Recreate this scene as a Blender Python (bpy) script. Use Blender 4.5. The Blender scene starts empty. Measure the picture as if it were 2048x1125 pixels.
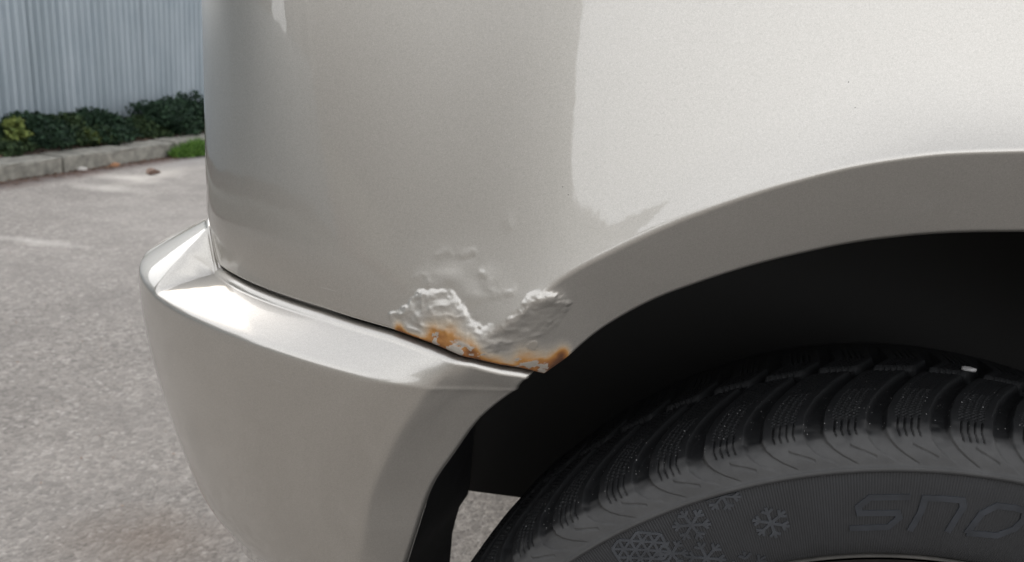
import bpy, bmesh, math, random
import numpy as np
from mathutils import Vector, Matrix

random.seed(7)
RNG = np.random.default_rng(11)
SC = bpy.context.scene
COL = SC.collection

# ------------------------------------------------------------------ camera
IMG_W, IMG_H, FPX = 2048.0, 1125.0, 1550.0
CAR_DZ = .018                 # the car is measured from a level this far under its tyre contact
CAM_H, PITCH, ROLL, YAW = .76 - CAR_DZ, math.radians(16.5), math.radians(5.2), math.radians(4.0)
_c, _s = math.cos(YAW), math.sin(YAW)
_R0 = Vector((_c, _s, 0))
_F0 = Vector((-_s * math.cos(PITCH), _c * math.cos(PITCH), -math.sin(PITCH)))
_U0 = _R0.cross(_F0)
_RT = _R0 * math.cos(ROLL) + _U0 * math.sin(ROLL)
_UP = _U0 * math.cos(ROLL) - _R0 * math.sin(ROLL)
cam_data = bpy.data.cameras.new('camera')
cam_data.sensor_width = 36
cam_data.lens = FPX / IMG_W * 36
cam_data.clip_start = .02
cam_data.clip_end = 600
cam_data.dof.use_dof = True
cam_data.dof.focus_distance = .40
cam_data.dof.aperture_fstop = 15
cam = bpy.data.objects.new('camera', cam_data)
COL.objects.link(cam)
cam.matrix_world = Matrix(((_RT.x, _UP.x, -_F0.x, 0), (_RT.y, _UP.y, -_F0.y, 0), (_RT.z, _UP.z, -_F0.z, CAM_H), (0, 0, 0, 1)))
SC.camera = cam

# ------------------------------------------------------------------ sky, sun, exposure
SUN_EL = math.radians(43)
SUN_H = Vector((-.64, .77)).normalized()      # hazy sun beyond the car, over its tail
SUN_DIR = Vector((SUN_H.x * math.cos(SUN_EL), SUN_H.y * math.cos(SUN_EL), math.sin(SUN_EL)))
w = bpy.data.worlds.new('World')
SC.world = w
w.use_nodes = True
nt = w.node_tree
nt.nodes.clear()
sky = nt.nodes.new('ShaderNodeTexSky')
sky.sky_type = 'NISHITA'
sky.sun_disc = False
sky.sun_elevation = SUN_EL
sky.sun_rotation = math.atan2(SUN_H.x, SUN_H.y)
sky.dust_density = 2.2
# thin bright overcast veiling the blue
tcw = nt.nodes.new('ShaderNodeTexCoord')
cl = nt.nodes.new('ShaderNodeTexNoise')
cl.inputs['Scale'].default_value = 2.2
cl.inputs['Detail'].default_value = 6
nt.links.new(tcw.outputs['Generated'], cl.inputs['Vector'])
cr = nt.nodes.new('ShaderNodeValToRGB')
cr.color_ramp.elements[0].position, cr.color_ramp.elements[0].color = .30, (.55, .55, .55, 1)
cr.color_ramp.elements[1].position, cr.color_ramp.elements[1].color = .70, (.9, .9, .9, 1)
nt.links.new(cl.outputs['Fac'], cr.inputs[0])
mx = nt.nodes.new('ShaderNodeMix')
mx.data_type = 'RGBA'
sepw = nt.nodes.new('ShaderNodeSeparateXYZ')
nt.links.new(tcw.outputs['Generated'], sepw.inputs[0])
hz = nt.nodes.new('ShaderNodeMapRange')            # the veil thins towards the zenith
hz.inputs['From Min'].default_value, hz.inputs['From Max'].default_value = .15, .95
hz.inputs['To Min'].default_value, hz.inputs['To Max'].default_value = 1.1, .5
nt.links.new(sepw.outputs[2], hz.inputs['Value'])
vm = nt.nodes.new('ShaderNodeMath')
vm.operation = 'MULTIPLY'
vm.use_clamp = True
nt.links.new(cr.outputs[0], vm.inputs[0])
nt.links.new(hz.outputs[0], vm.inputs[1])
nt.links.new(vm.outputs[0], mx.inputs[0])
hs = nt.nodes.new('ShaderNodeHueSaturation')
hs.inputs['Saturation'].default_value = .5
nt.links.new(sky.outputs[0], hs.inputs['Color'])
nt.links.new(hs.outputs[0], mx.inputs[6])
mx.inputs[7].default_value = (9.6, 9.7, 9.9, 1)
bg = nt.nodes.new('ShaderNodeBackground')
bg.inputs['Strength'].default_value = .13
wo = nt.nodes.new('ShaderNodeOutputWorld')
nt.links.new(mx.outputs[2], bg.inputs[0])
nt.links.new(bg.outputs[0], wo.inputs[0])
sun_l = bpy.data.lights.new('sun', 'SUN')
sun_l.energy = 1.6
sun_l.angle = math.radians(4)
sun_l.color = (1, .93, .84)
sun = bpy.data.objects.new('sun', sun_l)
COL.objects.link(sun)
sun.rotation_euler = SUN_DIR.to_track_quat('Z', 'Y').to_euler()
sun.location = SUN_DIR * 30
SC.view_settings.view_transform = 'Standard'
SC.view_settings.look = 'None'
SC.view_settings.exposure = 0.74
SC.view_settings.gamma = 1
SC.view_settings.use_curve_mapping = False
SC.render.engine = 'CYCLES'
SC.cycles.use_denoising = True
SC.cycles.max_bounces = 8


# ------------------------------------------------------------------ helpers
def ray(px, py):
    x, y = px - IMG_W / 2, py - IMG_H / 2
    d = _RT * (x / FPX) - _UP * (y / FPX) + _F0
    return np.array(d)


def on_y(px, py, y):
    d = ray(px, py)
    return np.array([0, 0, CAM_H + CAR_DZ]) + d * (y / d[1])


def on_z(px, py, z=0.):
    d = ray(px, py)
    return np.array([0, 0, CAM_H]) + d * ((z - CAM_H) / d[2])


def smooth(e0, e1, x):
    t = np.clip((x - e0) / (e1 - e0), 0, 1)
    return t * t * (3 - 2 * t)


def smin(a, b, k):
    h = np.clip(.5 + .5 * (b - a) / k, 0, 1)
    return b * (1 - h) + a * h - k * h * (1 - h)


_PERM = RNG.random((256, 256))


def vnoise(x, y):
    xi, yi = np.floor(x).astype(int), np.floor(y).astype(int)
    fx, fy = x - xi, y - yi
    fx, fy = fx * fx * fx * (fx * (fx * 6 - 15) + 10), fy * fy * fy * (fy * (fy * 6 - 15) + 10)
    g = lambda i, j: _PERM[(xi + i) % 256, (yi + j) % 256]
    return (g(0, 0) * (1 - fx) + g(1, 0) * fx) * (1 - fy) + (g(0, 1) * (1 - fx) + g(1, 1) * fx) * fy


def fbm(x, y, o=4):
    v, a, t = 0, 1., 0
    for k in range(o):
        v = v + a * vnoise(x * 2 ** k + 17.3 * k, y * 2 ** k + 5.1 * k)
        t += a
        a *= .5
    return v / t          # 0..1


def polydist(P, L):
    """signed distance of points P (n,2) from polyline L (m,2); positive on the left of its direction"""
    best = np.full(len(P), 1e9)
    sg = np.ones(len(P))
    for a, b in zip(L[:-1], L[1:]):
        ab = b - a
        t = np.clip(((P - a) @ ab) / (ab @ ab), 0, 1)
        q = P - (a + t[:, None] * ab)
        d = np.hypot(q[:, 0], q[:, 1])
        cr = ab[0] * q[:, 1] - ab[1] * q[:, 0]
        m = d < best - 1e-9
        best = np.where(m, d, best)
        sg = np.where(m, np.sign(cr), sg)
    return best * np.where(sg == 0, 1, sg)


def catmull(pts, n=12):
    pts = np.asarray(pts, float)
    P = np.vstack([2 * pts[0] - pts[1], pts, 2 * pts[-1] - pts[-2]])
    out = []
    for i in range(1, len(P) - 2):
        for k in range(n):
            t = k / n
            out.append(.5 * (2 * P[i] + (P[i + 1] - P[i - 1]) * t + (2 * P[i - 1] - 5 * P[i] + 4 * P[i + 1] - P[i + 2]) * t * t
                             + (3 * P[i] - P[i - 1] - 3 * P[i + 1] + P[i + 2]) * t ** 3))
    out.append(P[-2])
    return np.array(out)


def link_mesh(name, me, mat, parent=None, smooth_shade=True):
    o = bpy.data.objects.new(name, me)
    COL.objects.link(o)
    if mat:
        me.materials.append(mat)
    if smooth_shade and len(me.polygons):
        me.polygons.foreach_set('use_smooth', np.ones(len(me.polygons), bool))
    if parent:
        o.parent = parent
        o.matrix_parent_inverse = parent.matrix_world.inverted()
    return o


def make(name, V, F, mat, parent=None, smooth_shade=True, attrs=None):
    me = bpy.data.meshes.new(name)
    V = np.asarray(V, np.float32)
    if isinstance(F, np.ndarray):
        n, k = F.shape
        me.vertices.add(len(V))
        me.vertices.foreach_set('co', V.ravel())
        me.loops.add(n * k)
        me.loops.foreach_set('vertex_index', F.ravel().astype(np.int32))
        me.polygons.add(n)
        me.polygons.foreach_set('loop_start', np.arange(0, n * k, k, dtype=np.int32))
        me.update(calc_edges=True)
    else:
        me.from_pydata([tuple(map(float, v)) for v in V], [], F)
    for k, a in (attrs or {}).items():
        at = me.attributes.new(k, 'FLOAT', 'POINT')
        at.data.foreach_set('value', np.asarray(a, np.float32))
    me.validate()
    return link_mesh(name, me, mat, parent, smooth_shade)


def grid_faces(nu, nv, flip=False, wrap=False):
    i = np.arange(nu - 1 if not wrap else nu)
    j = np.arange(nv - 1)
    I, J = np.meshgrid(i, j, indexing='ij')
    I2 = (I + 1) % nu
    f = np.stack([I * nv + J, I2 * nv + J, I2 * nv + J + 1, I * nv + J + 1], -1).reshape(-1, 4)
    return f[:, ::-1].copy() if flip else f


def bm_make(name, bm, mat, parent=None, smooth_shade=False):
    me = bpy.data.meshes.new(name)
    bm.normal_update()
    bm.to_mesh(me)
    bm.free()
    return link_mesh(name, me, mat, parent, smooth_shade)


def box_bm(bm, x0, x1, y0, y1, z0, z1, bevel=0, mtx=None):
    g = bmesh.ops.create_cube(bm, size=1)
    vs = g['verts']
    for v in vs:
        v.co = Vector(((x0 + x1) / 2 + v.co.x * (x1 - x0), (y0 + y1) / 2 + v.co.y * (y1 - y0), (z0 + z1) / 2 + v.co.z * (z1 - z0)))
    if bevel:
        es = list({e for v in vs for e in v.link_edges})
        r = bmesh.ops.bevel(bm, geom=es, offset=bevel, segments=2, affect='EDGES', profile=.7)
        vs = list({v for f in r['faces'] for v in f.verts} | {v for v in vs if v.is_valid})
    if mtx:
        bmesh.ops.transform(bm, matrix=mtx, verts=[v for v in vs if v.is_valid])
    return vs


def thing(name, label, cat, loc=(0, 0, 0), rotz=0, group=None):
    o = bpy.data.objects.new(name, None)
    COL.objects.link(o)
    o.empty_display_size = .1
    o.location = loc
    o.rotation_euler = (0, 0, rotz)
    tag(o, label, cat, group)
    bpy.context.view_layer.update()
    return o


def tag(o, label=None, cat=None, group=None, kind=None):
    if label: o['label'] = label
    if cat: o['category'] = cat
    if group: o['group'] = group
    if kind: o['kind'] = kind
    return o


# ------------------------------------------------------------------ materials
def mat_new(name):
    m = bpy.data.materials.new(name)
    m.use_nodes = True
    t = m.node_tree
    return m, t, t.nodes['Principled BSDF'], t.nodes, t.links


def N(t, typ, **kw):
    n = t.nodes.new(typ)
    for k, v in kw.items():
        if hasattr(n, k) and not k.startswith('in_'):
            setattr(n, k, v)
    return n


def noise(t, vec, scale, detail=3, rough=.5):
    n = t.nodes.new('ShaderNodeTexNoise')
    n.inputs['Scale'].default_value = scale
    n.inputs['Detail'].default_value = detail
    n.inputs['Roughness'].default_value = rough
    t.links.new(vec, n.inputs['Vector'])
    return n.outputs['Fac']


def ramp(t, fac, stops):
    r = t.nodes.new('ShaderNodeValToRGB')
    while len(r.color_ramp.elements) < len(stops):
        r.color_ramp.elements.new(.5)
    for e, (p, c) in zip(r.color_ramp.elements, stops):
        e.position = p
        e.color = (*c, 1) if len(c) == 3 else c
    t.links.new(fac, r.inputs[0])
    return r.outputs[0]


def mixc(t, fac, a, b, blend='MIX'):
    m = t.nodes.new('ShaderNodeMix')
    m.data_type = 'RGBA'
    m.blend_type = blend
    for sock, v in ((m.inputs[0], fac), (m.inputs[6], a), (m.inputs[7], b)):
        if hasattr(v, 'is_linked'):
            t.links.new(v, sock)
        elif isinstance(v, (int, float)):
            sock.default_value = v
        else:
            sock.default_value = (*v, 1)
    return m.outputs[2]


def mth(t, op, a, b=0., c=None, clamp=False):
    m = t.nodes.new('ShaderNodeMath')
    m.operation = op
    m.use_clamp = clamp
    for sock, v in zip(m.inputs, (a, b, c)):
        if v is None:
            continue
        if hasattr(v, 'is_linked'):
            t.links.new(v, sock)
        else:
            sock.default_value = v
    return m.outputs[0]


def objco(t):
    return t.nodes.new('ShaderNodeTexCoord').outputs['Object']


def attr(t, name):
    a = t.nodes.new('ShaderNodeAttribute')
    a.attribute_name = name
    return a.outputs['Fac']


def bump(t, h, strength, dist, normal=None):
    b = t.nodes.new('ShaderNodeBump')
    b.inputs['Strength'].default_value = strength
    b.inputs['Distance'].default_value = dist
    t.links.new(h, b.inputs['Height'])
    if normal is not None:
        t.links.new(normal, b.inputs['Normal'])
    return b.outputs[0]


def mat_paint():
    m, t, b, n, l = mat_new('champagne_metallic_paint')
    co = objco(t)
    # metallic flake: fine bright and dark grains
    fl = noise(t, co, 2600, 2, .7)
    fl2 = noise(t, co, 900, 2, .6)
    f = mth(t, 'ADD', mth(t, 'MULTIPLY', fl, .8), mth(t, 'MULTIPLY', fl2, .2))
    base = ramp(t, f, [(.30, (.415, .388, .348)), (.5, (.51, .482, .436)), (.72, (.605, .578, .53))])
    # dust film and tiny specks
    vo = t.nodes.new('ShaderNodeTexVoronoi')
    vo.inputs['Scale'].default_value = 70
    l.new(co, vo.inputs['Vector'])
    spk = mth(t, 'LESS_THAN', vo.outputs['Distance'], .022)
    wn = noise(t, co, 23, 0)
    spk = mth(t, 'MULTIPLY', spk, mth(t, 'GREATER_THAN', wn, .56))
    base = mixc(t, mth(t, 'MULTIPLY', spk, .8), base, (.05, .045, .04))
    # hairline scratches: stretched thin noise bands
    mp = t.nodes.new('ShaderNodeMapping')
    mp.inputs['Rotation'].default_value = (0, .5, 0)
    mp.inputs['Scale'].default_value = (14, 14, 330)
    l.new(co, mp.inputs[0])
    sc = noise(t, mp.outputs[0], 1.0, 1)
    scr = mth(t, 'MULTIPLY', mth(t, 'GREATER_THAN', sc, .79), .35)
    base = mixc(t, scr, base, (.72, .71, .68))
    rust = attr(t, 'rust')
    chip = attr(t, 'chip')
    rn = noise(t, co, 420, 4, .65)
    rcol = ramp(t, rust, [(.0, (.40, .36, .29)), (.25, (.52, .375, .19)), (.5, (.47, .235, .062)), (.75, (.25, .095, .022)), (1.0, (.06, .022, .01))])
    rcol = mixc(t, mth(t, 'MULTIPLY', rn, .45), rcol, (.17, .07, .02), 'MIX')
    rf = mth(t, 'ADD', rust, mth(t, 'MULTIPLY', mth(t, 'SUBTRACT', rn, .5), .16))
    rmask = ramp(t, rf, [(.06, (0, 0, 0)), (.55, (1, 1, 1))])
    keep = mth(t, 'MULTIPLY', rmask, mth(t, 'SUBTRACT', 1., chip))
    col = mixc(t, keep, base, rcol)
    col = mixc(t, mth(t, 'MULTIPLY', chip, .8), col, (.40, .36, .31))
    l.new(col, b.inputs['Base Color'])
    l.new(mth(t, 'MULTIPLY_ADD', keep, -.85, .87, True), b.inputs['Metallic'])
    worn = attr(t, 'worn')
    dull = mth(t, 'MAXIMUM', keep, chip)
    l.new(mth(t, 'ADD', mth(t, 'MULTIPLY_ADD', dull, .33, .385), mth(t, 'MULTIPLY', worn, .07)), b.inputs['Roughness'])
    l.new(mth(t, 'MULTIPLY', mth(t, 'MULTIPLY_ADD', dull, -.95, 1., True), mth(t, 'MULTIPLY_ADD', worn, -.45, 1.)), b.inputs['Coat Weight'])
    l.new(mth(t, 'MULTIPLY_ADD', worn, .25, .035), b.inputs['Coat Roughness'])
    b.inputs['Coat IOR'].default_value = 1.7
    nb = bump(t, fl, .10, .0004)
    nb = bump(t, mth(t, 'MULTIPLY', rn, keep), .6, .0006, nb)
    l.new(nb, b.inputs['Normal'])
    # the clear coat lies smooth over the flakes, with a trace of orange peel
    l.new(bump(t, noise(t, co, 160, 1), .04, .0006), b.inputs['Coat Normal'])
    return m


def mat_simple(name, col, rough=.6, metal=0., nscale=None, var=.25, bumpd=0., coat=0.):
    m, t, b, n, l = mat_new(name)
    if nscale:
        co = objco(t)
        f = noise(t, co, nscale, 5, .6)
        lo = tuple(c * (1 - var) for c in col)
        hi = tuple(min(1, c * (1 + var)) for c in col)
        l.new(ramp(t, f, [(.3, lo), (.7, hi)]), b.inputs['Base Color'])
        if bumpd:
            l.new(bump(t, f, .8, bumpd), b.inputs['Normal'])
    else:
        b.inputs['Base Color'].default_value = (*col, 1)
    b.inputs['Roughness'].default_value = rough
    b.inputs['Metallic'].default_value = metal
    b.inputs['Coat Weight'].default_value = coat
    return m


def mat_asphalt():
    m, t, b, n, l = mat_new('worn_asphalt')
    co = objco(t)
    vo = t.nodes.new('ShaderNodeTexVoronoi')
    vo.inputs['Scale'].default_value = 170
    vo.inputs['Randomness'].default_value = 1
    l.new(co, vo.inputs['Vector'])
    vo2 = t.nodes.new('ShaderNodeTexVoronoi')
    vo2.inputs['Scale'].default_value = 75
    l.new(co, vo2.inputs['Vector'])
    g = t.nodes.new('ShaderNodeSeparateColor')
    l.new(vo.outputs['Color'], g.inputs[0])
    stone = ramp(t, g.outputs[0], [(0, (.082, .077, .072)), (.35, (.168, .157, .145)), (.7, (.22, .205, .19)), (.93, (.272, .254, .235)), (1, (.40, .385, .37))])
    fine = noise(t, co, 380, 4, .7)
    col = mixc(t, .45, stone, ramp(t, fine, [(.3, (.085, .079, .074)), (.7, (.225, .211, .199))]))
    g2 = t.nodes.new('ShaderNodeSeparateColor')
    l.new(vo2.outputs['Color'], g2.inputs[0])
    col = mixc(t, mth(t, 'MULTIPLY', mth(t, 'GREATER_THAN', g2.outputs[1], .8), .22), col, (.36, .345, .325))
    col = mixc(t, mth(t, 'MULTIPLY', mth(t, 'LESS_THAN', g2.outputs[2], .22), .4), col, (.10, .093, .088))
    # broad wear, dust and damp patches
    big = noise(t, co, .9, 4, .6)
    mid = noise(t, co, 5, 4, .6)
    col = mixc(t, ramp(t, big, [(.42, (0, 0, 0)), (.68, (.5, .5, .5))]), col, (.285, .27, .255))
    col = mixc(t, ramp(t, mid, [(.45, (0, 0, 0)), (.72, (.55, .55, .55))]), col, (.115, .107, .101))
    # a brown oily stain close to the bumper
    sep = t.nodes.new('ShaderNodeSeparateXYZ')
    l.new(co, sep.inputs[0])

    def blob(cx, cy, rx, ry, warp=.5):
        dx = mth(t, 'DIVIDE', mth(t, 'SUBTRACT', sep.outputs[0], cx), rx)
        dy = mth(t, 'DIVIDE', mth(t, 'SUBTRACT', sep.outputs[1], cy), ry)
        d = mth(t, 'SQRT', mth(t, 'ADD', mth(t, 'MULTIPLY', dx, dx), mth(t, 'MULTIPLY', dy, dy)))
        d = mth(t, 'ADD', d, mth(t, 'MULTIPLY', mth(t, 'SUBTRACT', mid, .5), warp * 2))
        return mth(t, 'SUBTRACT', 1., d, clamp=True)
    p = on_z(290, 1075)
    col = mixc(t, mth(t, 'MULTIPLY', blob(p[0], p[1], .16, .10, .8), .55), col, (.115, .085, .065))
    p = on_z(60, 482)
    col = mixc(t, mth(t, 'MULTIPLY', blob(p[0], p[1], .26, .05, 1.0), .5), col, (.47, .455, .43))
    for q, rx, ry, k, c in (((320, 350), .10, .50, .6, (.40, .38, .35)), ((260, 357), .22, .10, .6, (.45, .43, .40)), ((215, 378), .2, .10, .45, (.42, .405, .38)), ((380, 325), .16, .3, .8, (.20, .195, .195))):
        p = on_z(*q)
        col = mixc(t, mth(t, 'MULTIPLY', blob(p[0], p[1], rx, ry, .7), k), col, c)
    # reddish earth washed along the kerb
    e0, e1 = on_z(0, 365), on_z(400, 305)
    dx, dy = e1[0] - e0[0], e1[1] - e0[1]
    ln = math.hypot(dx, dy)
    dist = mth(t, 'ADD', mth(t, 'MULTIPLY', mth(t, 'SUBTRACT', sep.outputs[0], float(e0[0])), dy / ln), mth(t, 'MULTIPLY', mth(t, 'SUBTRACT', sep.outputs[1], float(e0[1])), -dx / ln))
    dist = mth(t, 'ADD', dist, mth(t, 'MULTIPLY', mth(t, 'SUBTRACT', mid, .5), .22))
    col = mixc(t, ramp(t, dist, [(.02, (.9, .9, .9)), (.16, (0, 0, 0))]), col, (.125, .078, .06))
    l.new(col, b.inputs['Base Color'])
    b.inputs['Roughness'].default_value = .9
    h = mth(t, 'ADD', mth(t, 'MULTIPLY', vo.outputs['Distance'], -.8), mth(t, 'MULTIPLY', fine, .8))
    l.new(bump(t, h, .7, .004), b.inputs['Normal'])
    return m


def mat_leaf(name, c0, c1):
    m, t, b, n, l = mat_new(name)
    oi = t.nodes.new('ShaderNodeObjectInfo')
    f = noise(t, objco(t), 9, 3)
    r = attr(t, 'tone')
    k = mth(t, 'ADD', mth(t, 'MULTIPLY', f, .5), mth(t, 'MULTIPLY', r, .5))
    l.new(ramp(t, k, [(.25, c0), (.8, c1)]), b.inputs['Base Color'])
    b.inputs['Roughness'].default_value = .8
    b.inputs['Specular IOR Level'].default_value = .25
    return m


def mat_rubber():
    m, t, b, n, l = mat_new('tyre_rubber')
    co = objco(t)
    dust = attr(t, 'dust')
    knurl = attr(t, 'knurl')
    ang = attr(t, 'angle')
    f = noise(t, co, 45, 5, .65)
    f2 = noise(t, co, 260, 4, .7)
    dirt = mth(t, 'MULTIPLY', dust, mth(t, 'MULTIPLY_ADD', f, .9, .45))
    col = mixc(t, mth(t, 'MULTIPLY', dirt, 1., clamp=True), (.0055, .0057, .0062), (.068, .0665, .0645))
    blue = mixc(t, mth(t, 'MULTIPLY', f, .6), col, (.0165, .0185, .0235))
    col = mixc(t, mth(t, 'MULTIPLY', knurl, .8), col, blue)
    # pale grit on the tread
    vo = t.nodes.new('ShaderNodeTexVoronoi')
    vo.inputs['Scale'].default_value = 520
    l.new(co, vo.inputs['Vector'])
    grit = mth(t, 'MULTIPLY', mth(t, 'LESS_THAN', vo.outputs['Distance'], .15), attr(t, 'grit'))
    gs = t.nodes.new('ShaderNodeSeparateColor')
    l.new(vo.outputs['Color'], gs.inputs[0])
    grit = mth(t, 'MULTIPLY', grit, mth(t, 'GREATER_THAN', gs.outputs[0], .70))
    col = mixc(t, mth(t, 'MULTIPLY', grit, gs.outputs[1]), col, (.40, .39, .38))
    l.new(col, b.inputs['Base Color'])
    l.new(mth(t, 'MULTIPLY_ADD', f2, .25, .52), b.inputs['Roughness'])
    b.inputs['Specular IOR Level'].default_value = .35
    kn = mth(t, 'SINE', mth(t, 'MULTIPLY', ang, 1150.))
    h = mth(t, 'MULTIPLY', kn, mth(t, 'MULTIPLY', knurl, .5))
    nb = bump(t, h, .55, .0004)
    nb = bump(t, f2, .5, .0005, nb)
    l.new(nb, b.inputs['Normal'])
    return m


def mat_wall():
    m, t, b, n, l = mat_new('weathered_blue_grey_sheet')
    co = objco(t)
    mp = t.nodes.new('ShaderNodeMapping')
    mp.inputs['Scale'].default_value = (.5, .5, .10)
    l.new(co, mp.inputs[0])
    streak = noise(t, mp.outputs[0], 9, 5, .65)
    blot = noise(t, co, 3.2, 4, .6)
    col = ramp(t, streak, [(.3, (.27, .315, .34)), (.55, (.345, .39, .42)), (.75, (.42, .465, .495))])
    col = mixc(t, ramp(t, blot, [(.5, (0, 0, 0)), (.75, (.6, .6, .6))]), col, (.27, .32, .355))
    l.new(col, b.inputs['Base Color'])
    b.inputs['Roughness'].default_value = .55
    b.inputs['Metallic'].default_value = .15
    return m


M = dict(
    paint=mat_paint(), asphalt=mat_asphalt(), rubber=mat_rubber(), wall=mat_wall(),
    liner=mat_simple('black_liner_plastic', (.012, .012, .013), .75, 0, 60, .4),
    under=mat_simple('underbody_black', (.015, .014, .013), .8),
    rim=mat_simple('rusty_steel_rim', (.016, .012, .0095), .7, .2, 120, .6, .0006),
    rimlip=mat_simple('rim_lip_metal', (.06, .055, .048), .8, .0, 90, .3),
    emboss=mat_simple('moulded_rubber', (.027, .0295, .0345), .45, 0, 70, .35),
    flake=mat_simple('moulded_snowflake_rubber', (.039, .0415, .046), .5, 0, 70, .35),
    kerb=mat_simple('mossy_concrete', (.215, .205, .175), .9, 0, 22, .4, .004),
    soil=mat_simple('bed_soil', (.09, .065, .048), .95, 0, 30, .5, .01),
    leafdark=mat_leaf('dark_evergreen_leaves', (.006, .018, .010), (.030, .062, .030)),
    leafmid=mat_leaf('olive_evergreen_leaves', (.010, .024, .009), (.055, .085, .032)),
    leafhi=mat_leaf('yellow_green_leaves', (.07, .10, .025), (.22, .26, .07)),
    grass=mat_leaf('fresh_weed_blades', (.04, .10, .018), (.15, .27, .05)),
    tree=mat_leaf('conifer_needles', (.012, .022, .010), (.05, .075, .03)),
    stucco=mat_simple('grey_render', (.085, .082, .077), .9, 0, 3, .10),
    bark=mat_simple('bark', (.08, .06, .045), .9, 0, 15, .4, .01),
    litter=mat_leaf('dry_leaf_litter', (.07, .035, .022), (.24, .15, .10)),
    dryleaf=mat_simple('dry_leaf_brown', (.11, .062, .042), .8, 0, 60, .4),
    scrap=mat_simple('pale_scrap', (.62, .60, .56), .7, 0, 80, .2),
    orange=mat_simple('orange_leaf', (.30, .15, .075), .8, 0, 60, .3),
    stone=mat_simple('pale_pebble', (.36, .35, .34), .7, 0, 300, .2),
    glass=mat_simple('tinted_glass', (.02, .022, .024), .05, 0, None, coat=1.),
)

# ------------------------------------------------------------------ ground and sky setting
ga = make('ground', [(-250, -250, 0), (250, -250, 0), (250, 250, 0), (-250, 250, 0)], [(0, 1, 2, 3)], M['asphalt'], None, False)
tag(ga, 'pale worn asphalt yard with coarse grain', kind='structure')

# kerb: a run of concrete kerb stones
K0, K1 = on_z(0, 365)[:2], on_z(400, 305)[:2]
kd = (K1 - K0) / np.linalg.norm(K1 - K0)
kn = np.array([-kd[1], kd[0]])          # towards the wall
KH, KW = .078, .15
kerb = bpy.data.objects.new('kerb', None)
COL.objects.link(kerb)
tag(kerb, 'low mossy concrete kerb in front of the planting bed', kind='structure')
joint = [-6.6, -5.7, -4.9, -4.0, -3.2, -2.4, -1.5, -.62, float((on_z(130, 346)[:2] - K0) @ kd), float((on_z(348, 312)[:2] - K0) @ kd), 2.0, 2.9, 3.8]
for a, b_ in zip(joint[:-1], joint[1:]):
    bm = bmesh.new()
    L = b_ - a - .012
    box_bm(bm, -L / 2, L / 2, 0, KW, -.05, KH + random.uniform(-.006, .004), .012)
    bmesh.ops.subdivide_edges(bm, edges=[e for e in bm.edges if e.calc_length() > .3], cuts=14, use_grid_fill=True)
    for v in bm.verts:
        v.co.z += random.uniform(-.003, .003) * (v.co.z > .03)
        v.co.y += random.uniform(-.004, .004)
    c = K0 + kd * (a + b_) / 2
    bmesh.ops.transform(bm, matrix=Matrix.Translation((c[0], c[1], 0)) @ Matrix.Rotation(math.atan2(kd[1], kd[0]), 4, 'Z') @ Matrix.Rotation(random.uniform(-.006, .006), 4, 'X'), verts=bm.verts)
    bm_make('kerb_stone', bm, M['kerb'], kerb)

BED = .62                                  # kerb face to wall


def bedpt(u, v, z=0):
    p = K0 + kd * u + kn * v
    return (p[0], p[1], z)


nu, nv = 90, 12
V = []
for i in range(nu):
    for j in range(nv):
        u, v = -6.6 + 10.4 * i / (nu - 1), KW - .01 + (BED + .06 - KW) * j / (nv - 1)
        V.append(bedpt(u, v, .066 + .02 * random.random() + .008 * math.sin(u * 5) - (.012 if j == 0 else 0)))
bed = make('planting_bed', V, grid_faces(nu, nv), M['soil'])
tag(bed, 'strip of brown soil between kerb and corrugated wall', kind='structure')

# corrugated wall: sheets of wavy metal
wall = thing('corrugated_wall', 'blue-grey corrugated metal wall behind the low shrubs', 'wall', bedpt(.5, BED))
PITCHW, AMP = .0497, .012
u0 = -7.0
k = 0
while u0 < 5.2:
    ncor = 17 + (k % 2)
    wd = PITCHW * ncor
    us = np.linspace(-PITCHW * .55, wd, ncor * 12 + 7)
    zs = np.concatenate([[.0, .05, .1], np.linspace(.2, .93, 10)])
    yo = AMP * np.sin(2 * math.pi * us / PITCHW) + .0012 * (k % 2) + .0009 * RNG.standard_normal(len(us))
    prof = np.sign(yo) * np.abs(yo / AMP) ** .7 * AMP
    V = []
    for i, u in enumerate(us):
        for z in zs:
            wob = .004 * math.sin(z * 2.3 + k * 2 + u * .8)
            V.append(bedpt(u0 + u, BED + .02 + prof[i] + wob + .004 * (k % 2), z))
    make('wall_sheet', V, grid_faces(len(us), len(zs)), M['wall'], wall)
    u0 += wd
    k += 1
bm = bmesh.new()
for h in (.25, .80):
    box_bm(bm, -3.9, 3.9, 0, .05, h, h + .06)
for u in np.arange(-3.6, 3.8, 1.8):
    box_bm(bm, u, u + .06, .052, .11, -.05, .92)
c = bedpt(1.3, BED + .055)
bmesh.ops.transform(bm, matrix=Matrix.Translation(c) @ Matrix.Rotation(math.atan2(kd[1], kd[0]), 4, 'Z'), verts=bm.verts)
bm_make('wall_rail', bm, M['kerb'], wall)


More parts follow.
